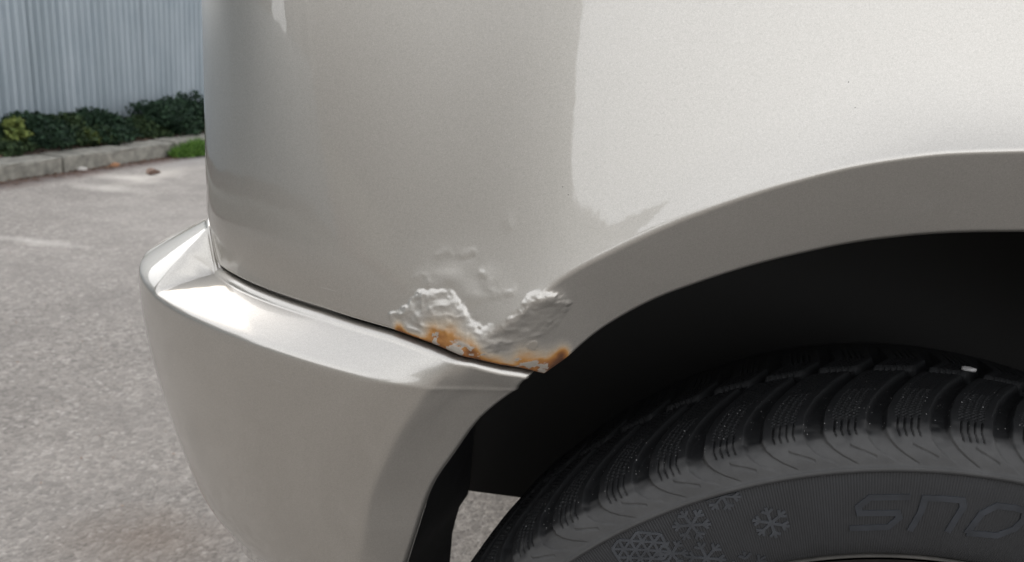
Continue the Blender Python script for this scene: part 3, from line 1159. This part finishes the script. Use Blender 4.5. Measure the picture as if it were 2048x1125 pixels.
# rows: u in [0,1] seam roll, [1,2] ledge, [2,3] face
rows = []
for a in np.linspace(0, 1, 7):
    rows.append(('in', a))
for a in np.linspace(0, 1, 12)[1:]:
    rows.append(('roll', a))
for a in np.linspace(0, 1, 30)[1:]:
    rows.append(('ledge', a))
for a in np.linspace(0, 1, 150)[1:] ** 1.05:
    rows.append(('face', a))
NR, NC = len(rows), len(qcol)
S2 = np.zeros((NC, NR))
Z2 = np.zeros((NC, NR))
O2 = np.zeros((NC, NR))
GAP = .0022
ROLL_R = .0054
ZLOW = .362
for j, (kind, a) in enumerate(rows):
    # lip position uses a nominal height for this row
    znom = {'in': Z_CORNER - .003, 'roll': Z_CORNER - .003 - .003 * a, 'ledge': Z_CORNER - .006 - (Z_CORNER - .006 - .590) * a, 'face': None}[kind]
    if kind == 'face':
        znom = .590 - (.590 - ZLOW) * a
    s = s_lip(znom) - qcol
    S2[:, j] = s
    orr = o_ridge(s) - .0015 * smooth(-.17, -.06, s)
    zs_ = z_seam(np.minimum(s, S_CORNER)) - GAP
    x_ = plan(s)[0][:, 0]
    zr = np.interp(-x_, [.03, .06, .16, .27], [.592, .594, .6025, .605])
    zr = np.where(-s > S_END, .605, zr)
    oseam = body_off(s, np.maximum(zs_ + GAP + .003, z_bottom(np.minimum(s, S_CORNER)) + .003), False) + .0012
    dcr = -polydist(np.stack([s, np.maximum(zs_ + GAP + .003, .603)], -1), CRE)
    oseam = oseam + .5 * (dcr + np.sqrt(dcr ** 2 + .0016 ** 2)) * TB       # without the band
    if kind == 'in':
        O2[:, j] = oseam - .022 + (.022 - ROLL_R) * a
        Z2[:, j] = zs_ - .004 * (1 - a)
    elif kind == 'roll':
        th = a * math.radians(72)
        O2[:, j] = oseam - ROLL_R + ROLL_R * math.sin(th)
        Z2[:, j] = zs_ - ROLL_R + ROLL_R * math.cos(th)
    else:
        th = math.radians(72)
        oa, za = oseam - ROLL_R + ROLL_R * math.sin(th), zs_ - ROLL_R + ROLL_R * math.cos(th)
        if kind == 'ledge':
            # slightly crowned
            O2[:, j] = oa + (orr - oa) * a
            Z2[:, j] = za + (zr - za) * a + .0008 * math.sin(math.pi * a)
        else:
            z = zr - (zr - ZLOW) * a
            wgt = .14 + .86 * smooth(-.05, -.22, s)
            O2[:, j] = orr - wgt * np.interp(z, DZ, DV) - (1 - wgt) * .15 * np.clip(zr - z, 0, .16)
            Z2[:, j] = z
Dw = polydist(np.stack([S2.ravel(), Z2.ravel()], -1), BCREc).reshape(NC, NR)      # positive towards the wheel
soft = .5 * (Dw + np.sqrt(Dw ** 2 + .0016 ** 2))
# the ledge dies out at the crease: past it one plain chamfer runs down from the seam
i_r = [k for k, (kd_, _) in enumerate(rows) if kd_ == 'roll'][-1]
kk = smooth(-.028, .022, Dw)
ZF = .44
j_f = int(np.argmin(np.abs(Z2[40] - ZF)))
t_ = np.clip((Z2[:, i_r:i_r + 1] - Z2) / (Z2[:, i_r:i_r + 1] - ZF), 0, 1)
tgt = O2[:, i_r:i_r + 1] * (1 - t_) + O2[:, j_f:j_f + 1] * t_
kk[:, :i_r + 1] = 0
kk[:, j_f:] = 0
O2 = O2 * (1 - kk) + tgt * kk
O2 = O2 - soft * TB
# round the ridge: smooth along the profile
for it in range(11):
    lo, hi = 18, NR - 1
    for A in (O2, Z2):
        A[:, lo + 1:hi] = A[:, lo + 1:hi] * .5 + .25 * (A[:, lo:hi - 1] + A[:, lo + 2:hi + 1])
# roll the lip edge
dl = qcol[:, None] + 0 * S2
rl = .0022
dd = np.clip(dl, 0, rl)
O2 = O2 - (rl - np.sqrt(np.clip(rl * rl - (rl - dd) ** 2, 0, 1)))
pl, nn = plan(S2.ravel())
V = np.stack([pl[:, 0] + nn[:, 0] * O2.ravel(), pl[:, 1] + nn[:, 1] * O2.ravel(), Z2.ravel()], -1).reshape(NC, NR, 3)
back = V[:1].copy()
back[..., 1] += .02
VV = np.concatenate([back, V], 0)
bp = make('bumper', VV.reshape(-1, 3), grid_faces(NC + 1, NR, flip=True), M['paint'], car)
bp['label'] = 'rear bumper wrapping round the corner with a ledge on top'

# ---- wheel
WX, WY, TR = .2105, .357, .312
wheel = bpy.data.objects.new('wheel', None)
COL.objects.link(wheel)
wheel.location = (WX, WY + .1, TR)
wheel.parent = car
bpy.context.view_layer.update()
wheel.matrix_parent_inverse = car.matrix_world.inverted()
bpy.context.view_layer.update()

PROF = [(.3660, .2165), (.3640, .2195), (.3620, .2245), (.3605, .2340), (.3597, .2480), (.3597, .2600), (.3602, .2668), (.3590, .2678), (.3590, .2700), (.3602, .2712), (.3622, .2775), (.3668, .2842), (.3740, .2886), (.3825, .2916), (.3930, .2932), (.4080, .2940), (.4300, .2936), (.4600, .2915)]
PR = catmull(PROF, 14)
seg = np.concatenate([[0], np.cumsum(np.hypot(*np.diff(PR, axis=0).T))])
tt = np.concatenate([np.arange(0, .112, .00042), np.arange(.112, seg[-1], .0012)])
py_, pr_ = np.interp(tt, seg, PR[:, 0]), np.interp(tt, seg, PR[:, 1])
ty, tr = np.gradient(py_, tt), np.gradient(pr_, tt)
tn = np.hypot(ty, tr)
ny_, nr_ = -tr / tn, ty / tn                # outward normal of the profile (towards -y / +r)
angs = np.radians(np.concatenate([np.arange(-76, 22, .075), np.arange(22, 284, 2.0)]))
AN, TI = np.meshgrid(angs, np.arange(len(tt)), indexing='ij')
AN, TI = AN.ravel(), TI.ravel()
TTv = tt[TI]
t_ridge = float(np.interp(.2690, PR[:, 1], seg))
t_sh = t_ridge
w_ = TTv - t_ridge                           # run outwards from the ridge over the shoulder
SP = math.radians(6.1)                       # one tread block
_p = on_y(1750, 860, .3668)
OFFS = math.atan2(_p[0] - WX, _p[2] - TR)
RS = .288
# the shoulder grooves sweep: towards +x low on the sidewall, straight over the shoulder, +x again on the tread
cw = np.interp(w_, [0, .004, .008, .012, .016, .022, .035, .05, .07, .11], [.0215, .0145, .0085, .0040, .0012, 0, .002, .008, .019, .045])
loc = ((AN - OFFS) * RS - cw) / (SP * RS)
arcp = (loc + .5) % 1.0 - .5                 # block coordinate, groove centre at 0
gw = np.interp(w_, [0, .006, .014, .024, .06], [.165, .16, .15, .145, .13])
depth = np.interp(w_, [.002, .008, .016, .030, .050], [0, .0006, .0017, .0040, .0055])
g = smooth(gw + .030, gw - .045, np.abs(arcp))
disp = -depth * g * (w_ > 0)
# the groove's leading edge runs on as a fine cut towards the sidewall ridge
d = np.abs(arcp - gw) * SP * RS
disp -= .0006 * smooth(.0009, .0003, d) * smooth(.003, .0042, w_) * smooth(.020, .014, w_)
d = np.abs(arcp + gw) * SP * RS
disp -= .0005 * smooth(.0009, .0003, d) * smooth(.006, .008, w_) * smooth(.020, .014, w_)
# sipes in the block: wavy on the tread, straight where they run out
sip = np.zeros(len(w_))
for c in (.335, .445, .555, .665):
    zig = .026 * np.sin(w_ * 2600) * smooth(.027, .031, w_)
    d = np.abs(((arcp - c + zig + .5) % 1.0) - .5) * SP * RS
    sip = np.maximum(sip, smooth(.00055, .0002, d))
disp -= .0016 * sip * smooth(.0165, .0185, w_ + .0015 * np.sin(np.floor(loc) * 7.3))
# short slanted cut left of each groove's tail
fa = (((AN - OFFS) / SP + .5) % 1.0) - .5
line_r = .0128 - .0060 * (fa + .42) / .40
d = np.abs(w_ - line_r)
cut = smooth(.0009, .0003, d) * (fa > -.44) * (fa < -.02)
disp -= .0006 * cut
lift_ = smooth(.0028, .0005, w_ - line_r) * (w_ > line_r) * smooth(-.44, -.40, fa) * smooth(-.2, -.3, fa)
disp += .0005 * lift_
# circumferential grooves of the tread, well inboard
for wc in (.090, .122):
    disp -= .0035 * smooth(.0045, .003, np.abs(w_ - wc))
r_ = pr_[TI] + nr_[TI] * disp
y_ = py_[TI] + ny_[TI] * disp
V = np.stack([WX + r_ * np.sin(AN), y_, TR + r_ * np.cos(AN)], -1)
nrm = np.clip(vnoise(AN * 60, w_ * 300), 0, 1)
dust = np.clip(smooth(.0285, .0135, w_ + .009 * (nrm - .5)) * np.where(w_ > 0, 1, .45), 0, 1)
grit = smooth(.02, .026, w_) * smooth(.075, .05, w_)
knurl = ((w_ < -.0022) & (w_ > -.053)).astype(float)
na, ntt = len(angs), len(tt)
# inner half of the tread and inner sidewall, coarser, appended to each column
ext = [(.485, .288), (.510, .282), (.530, .276), (.545, .268), (.553, .255), (.548, .235), (.540, .213)]
TOE = .20                                    # the wheel's far side stands a little forward
V[:, 0] += TOE * np.clip(V[:, 1] - .362, 0, 1)
E2 = np.array([[(WX + TOE * (y - .362) + r * math.sin(a), y, TR + r * math.cos(a)) for (y, r) in ext] for a in angs])
VV = np.concatenate([V.reshape(na, ntt, 3), E2], 1)
pad = lambda a, v=0.: np.concatenate([a.reshape(na, ntt), np.full((na, len(ext)), v)], 1).ravel()
tyre = make('tyre', VV.reshape(-1, 3), grid_faces(na, ntt + len(ext), wrap=True), M['rubber'], wheel, True,
            {'dust': pad(dust), 'grit': pad(grit), 'knurl': pad(knurl), 'angle': pad(AN)})


def revolve(name, prof, mat, parent, n_=160):
    A = np.linspace(0, 2 * math.pi, n_, endpoint=False)
    V = np.array([[(WX + r * math.sin(a), y, TR + r * math.cos(a)) for (y, r) in prof] for a in A])
    return make(name, V.reshape(-1, 3), grid_faces(n_, len(prof), wrap=True), mat, parent)


revolve('rim_flange', [(.3665, .2160), (.3648, .2163), (.3640, .2157), (.3645, .2149), (.3660, .2142)], M['rimlip'], wheel, 300)
revolve('rim', [(.3645, .2138), (.372, .205), (.378, .197), (.376, .188), (.372, .180), (.380, .168), (.395, .150), (.385, .09), (.380, .03), (.380, .0001)], M['rim'], wheel)
revolve('rim_barrel', [(.376, .2050), (.40, .19), (.52, .19), (.545, .212)], M['rim'], wheel, 80)


# raised marks on the sidewall: traced bars laid on the rubber
def side_y(r):
    o = np.argsort(PR[:60, 1])
    return np.interp(r, PR[:100, 1][np.argsort(PR[:100, 1])], PR[:100, 0][np.argsort(PR[:100, 1])])


def side_pt(px, py):
    y = .3575
    for _ in range(4):
        p = on_y(px, py, y)
        r = math.hypot(p[0] - WX, p[2] - TR)
        y = float(side_y(r))
    return math.atan2(p[0] - WX, p[2] - TR), r


def sw(a, r, lift):
    return (WX + r * math.sin(a), float(side_y(r)) - lift, TR + r * math.cos(a))


def bars(name, strokes, width, mat, parent, lift=.0005, px=True, clip=None):
    """each stroke: a polyline in picture points, raised off the sidewall with square bars"""
    V, F = [], []
    for st in strokes:
        P = np.array([side_pt(*p) for p in st] if px else st, float)
        wd = width
        n_ = len(P)
        # to a local flat frame (arc, radius)
        rm = .245
        Q = np.column_stack([P[:, 0] * rm, P[:, 1]])
        T_ = np.gradient(Q, axis=0) if n_ > 2 else np.repeat((Q[1] - Q[0])[None], 2, 0)
        L_ = []
        for i in range(n_):
            d0 = Q[i] - Q[i - 1] if i else Q[1] - Q[0]
            d1 = Q[i + 1] - Q[i] if i < n_ - 1 else Q[i] - Q[i - 1]
            d0, d1 = d0 / np.linalg.norm(d0), d1 / np.linalg.norm(d1)
            m_ = d0 + d1
            m_ /= np.linalg.norm(m_)
            nrm_ = np.array([-m_[1], m_[0]])
            k = 1 / max(.45, abs(nrm_ @ np.array([-d0[1], d0[0]])))
            L_.append(nrm_ * k * wd / 2)
        L_ = np.array(L_)
        b0 = len(V)
        for i in range(n_):
            for sd, lf in ((1, -.0004), (.9, lift), (-.9, lift), (-1, -.0004)):
                q = Q[i] + L_[i] * sd
                if clip is not None and q[1] > clip:
                    q = np.array([q[0], clip])
                V.append(sw(q[0] / rm, q[1], lf))
        for i in range(n_ - 1):
            for k in range(3):
                a = b0 + i * 4 + k
                F.append((a, a + 1, a + 5, a + 4))
        F.append((b0, b0 + 3, b0 + 2, b0 + 1))
        e = b0 + (n_ - 1) * 4
        F.append((e, e + 1, e + 2, e + 3))
    o = make(name, V, F, mat, parent, False)
    return o


def c5(x, y):      # points read in the enlarged lettering view
    return (1600 + x / 4.571, 900 + y / 4.573)


def dens(st, n_=5):
    out = []
    for a, b_ in zip(st[:-1], st[1:]):
        for k in range(n_):
            out.append((a[0] + (b_[0] - a[0]) * k / n_, a[1] + (b_[1] - a[1]) * k / n_))
    out.append(st[-1])
    return out


WL = .0036
bars('letter', [[c5(*p) for p in dens([(1005, 430), (640, 436), (530, 520), (545, 580), (600, 578), (890, 576), (905, 620), (800, 705), (450, 718)], 1)]], WL, M['emboss'], wheel)
bars('letter', [[c5(*p) for p in [(1000, 740), (1105, 560), (1140, 440), (1300, 445), (1480, 460), (1490, 520), (1345, 750)]]], WL, M['emboss'], wheel)
bars('letter', [[c5(*p) for p in [(1520, 760), (1660, 580), (1800, 510), (1960, 530), (2060, 560), (2040, 640), (1960, 720), (1800, 782), (1520, 760)]]], WL, M['emboss'], wheel)


def snowflake(cx, cy, R_, tilt, arms=(0, 1, 2, 3, 4, 5)):
    a0, r0 = side_pt(cx, cy)
    ax_, rx_ = side_pt(cx + R_, cy)
    Rm = abs(ax_ - a0) * .245
    st = []
    for k in arms:
        th = math.radians(60 * k + tilt)
        d = np.array([math.cos(th), math.sin(th)])
        c0 = np.array([a0 * .245, r0])
        st.append([c0, c0 + d * Rm])
        for sg in (1, -1):
            for f, ln in ((.62, .36),):
                th2 = th + sg * math.radians(52)
                b0 = c0 + d * Rm * f
                st.append([b0, b0 + np.array([math.cos(th2), math.sin(th2)]) * Rm * ln])
    st = [[(p[0] / .245, p[1]) for p in s] for s in st]
    return bars('snowflake', st, .0017, M['flake'], wheel, .0005, False, clip=.2668)


for cx, cy, R_, tl in ((1542, 1046, 39, 95), (1383, 1050, 42, 102), (1444, 992, 40, 100), (1413, 1116, 43, 92), (1497, 1135, 44, 88), (1344, 1107, 36, 98)):
    snowflake(cx, cy, R_, tl)
# triangular lattice where the flakes crowd together
def lattice():
    o = np.array(side_pt(1307, 1084)) * np.array([.245, 1])
    e1 = np.array(side_pt(1330, 1086)) * np.array([.245, 1]) - o
    L = np.linalg.norm(e1)
    a = math.atan2(e1[1], e1[0])
    e1 = np.array([math.cos(a), math.sin(a)]) * L
    e2 = np.array([math.cos(a + math.pi / 3), math.sin(a + math.pi / 3)]) * L
    lo = side_pt(1210, 1100)[0] * .245
    hi = side_pt(1350, 1100)[0] * .245
    st = []
    ok = lambda p: lo < p[0] < hi - max(0, (p[1] - o[1])) * .8 and .2425 < p[1] < .2672
    for i in range(-8, 8):
        for j in range(-8, 8):
            p = o + e1 * i + e2 * j
            for q in (p + e1, p + e2, p + e2 - e1):
                if ok(p) and ok(q):
                    st.append([(p[0] / .245, p[1]), (q[0] / .245, q[1])])
    bars('lattice', st, .0015, M['flake'], wheel, .0005, False, clip=.2672)


lattice()

# pebble caught on the tread
pb = bmesh.new()
bmesh.ops.create_icosphere(pb, subdivisions=2, radius=.0028)
for v in pb.verts:
    v.co *= 1 + random.uniform(-.25, .2)
    v.co.x *= 1.5
    v.co.z *= .6
pd = ray(1943, 741)
best = None
VT = V[(AN > -.4) & (AN < .45)]
dv = VT - np.array([0, 0, CAM_H + CAR_DZ])
un = pd / np.linalg.norm(pd)
al = dv @ un
off = np.linalg.norm(dv - al[:, None] * un, axis=1)
near = np.where(off < .0015)[0]
hit = VT[near[np.argmin(al[near])]] if len(near) else VT[np.argmin(off)]
po = bm_make('pebble', pb, M['stone'], None, True)
po.location = tuple(hit + np.array([0, 0, .001 - CAR_DZ]))
tag(po, 'tiny white pebble stuck on top of the tyre tread', 'pebble')

# ---- wheel arch liner, inner wall and underbody
ACX, ACZ = .235, .318
A = np.linspace(math.radians(-64), math.radians(118), 90)
lr = []
for a in A:
    lr.append(.392 if abs(a) < 1.5 else .392 + .03 * (abs(a) - 1.5))
ys = np.array([.402, .41, .43, .50, .58, .62])
V = []
for a, r in zip(A, lr):
    for y in ys:
        rr = r + (.012 if y > .38 else 0) - .02 * max(0, (y - .42)) / .2
        V.append((ACX + rr * math.sin(a), y, ACZ + rr * math.cos(a)))
make('wheel_arch_liner', V, grid_faces(len(A), len(ys), flip=True), M['liner'], car)
# the liner's trailing edge seen beside the gap
ge = [on_y(p[0], p[1], .60) for p in ((938, 988), (926, 992), (914, 1030), (905, 1065), (900, 1125))]
gz = [on_y(980, 990, .62)[2]]
x0g = ge[0][0]
bm = bmesh.new()
# inner wall of the wheel house
box_bm(bm, -.17, .85, .622, .64, gz[0], .95)
bm_make('wheelhouse_wall', bm, M['under'], car)
bm = bmesh.new()
box_bm(bm, -.10, .80, .645, 1.80, gz[0] + .004, gz[0] + .09)
box_bm(bm, -.26, -.102, .645, 1.80, gz[0] + .16, gz[0] + .22)
bm_make('underbody', bm, M['under'], car)
# bumper inner shield between lip and trailing edge
lipw = [np.array([V2[0], V2[1] + .018, V2[2]]) for V2 in VV[:0].reshape(-1, 3)]
zs3 = np.linspace(.62, .27, 26)
gzv = np.array([p[2] for p in ge])
gxv = np.array([p[0] for p in ge])
V = []
for z in zs3:
    sl = float(s_lip(max(z, .30)))
    pl0 = plan(np.array([sl]))[0][0]
    xe = float(np.interp(z, gzv[::-1], gxv[::-1])) if z < gzv[0] else gxv[0]
    if z < gzv[-1]:
        xe = gxv[-1] - (gzv[-1] - z) * .05
    for f in np.linspace(0, 1, 8):
        xx = (pl0[0] - .004) * (1 - f) + xe * f - .012 * math.sin(math.pi * f)
        V.append((xx, pl0[1] + .022 + f * (.60 - pl0[1] - .022), z))
make('arch_shield', V, grid_faces(len(zs3), 8), M['liner'], car)
# closing plate at the forward end and floor of the cabin so the shell is shut
bm = bmesh.new()
box_bm(bm, .797, .81, .37, 1.92, .30, 1.03)
bm_make('front_bulkhead', bm, M['under'], car)

# the other rear wheel
w2 = wheel.copy()
COL.objects.link(w2)
w2.location = (WX, 2 * YC - (WY + .1), TR)
w2.rotation_euler = (0, 0, math.pi)
for ch in list(wheel.children):
    if ch.name.split('.')[0] in ('tyre', 'rim', 'rim_flange', 'rim_barrel'):
        c = ch.copy()
        COL.objects.link(c)
        c.parent = w2
        c.matrix_parent_inverse = ch.matrix_parent_inverse
car.location.z -= CAR_DZ
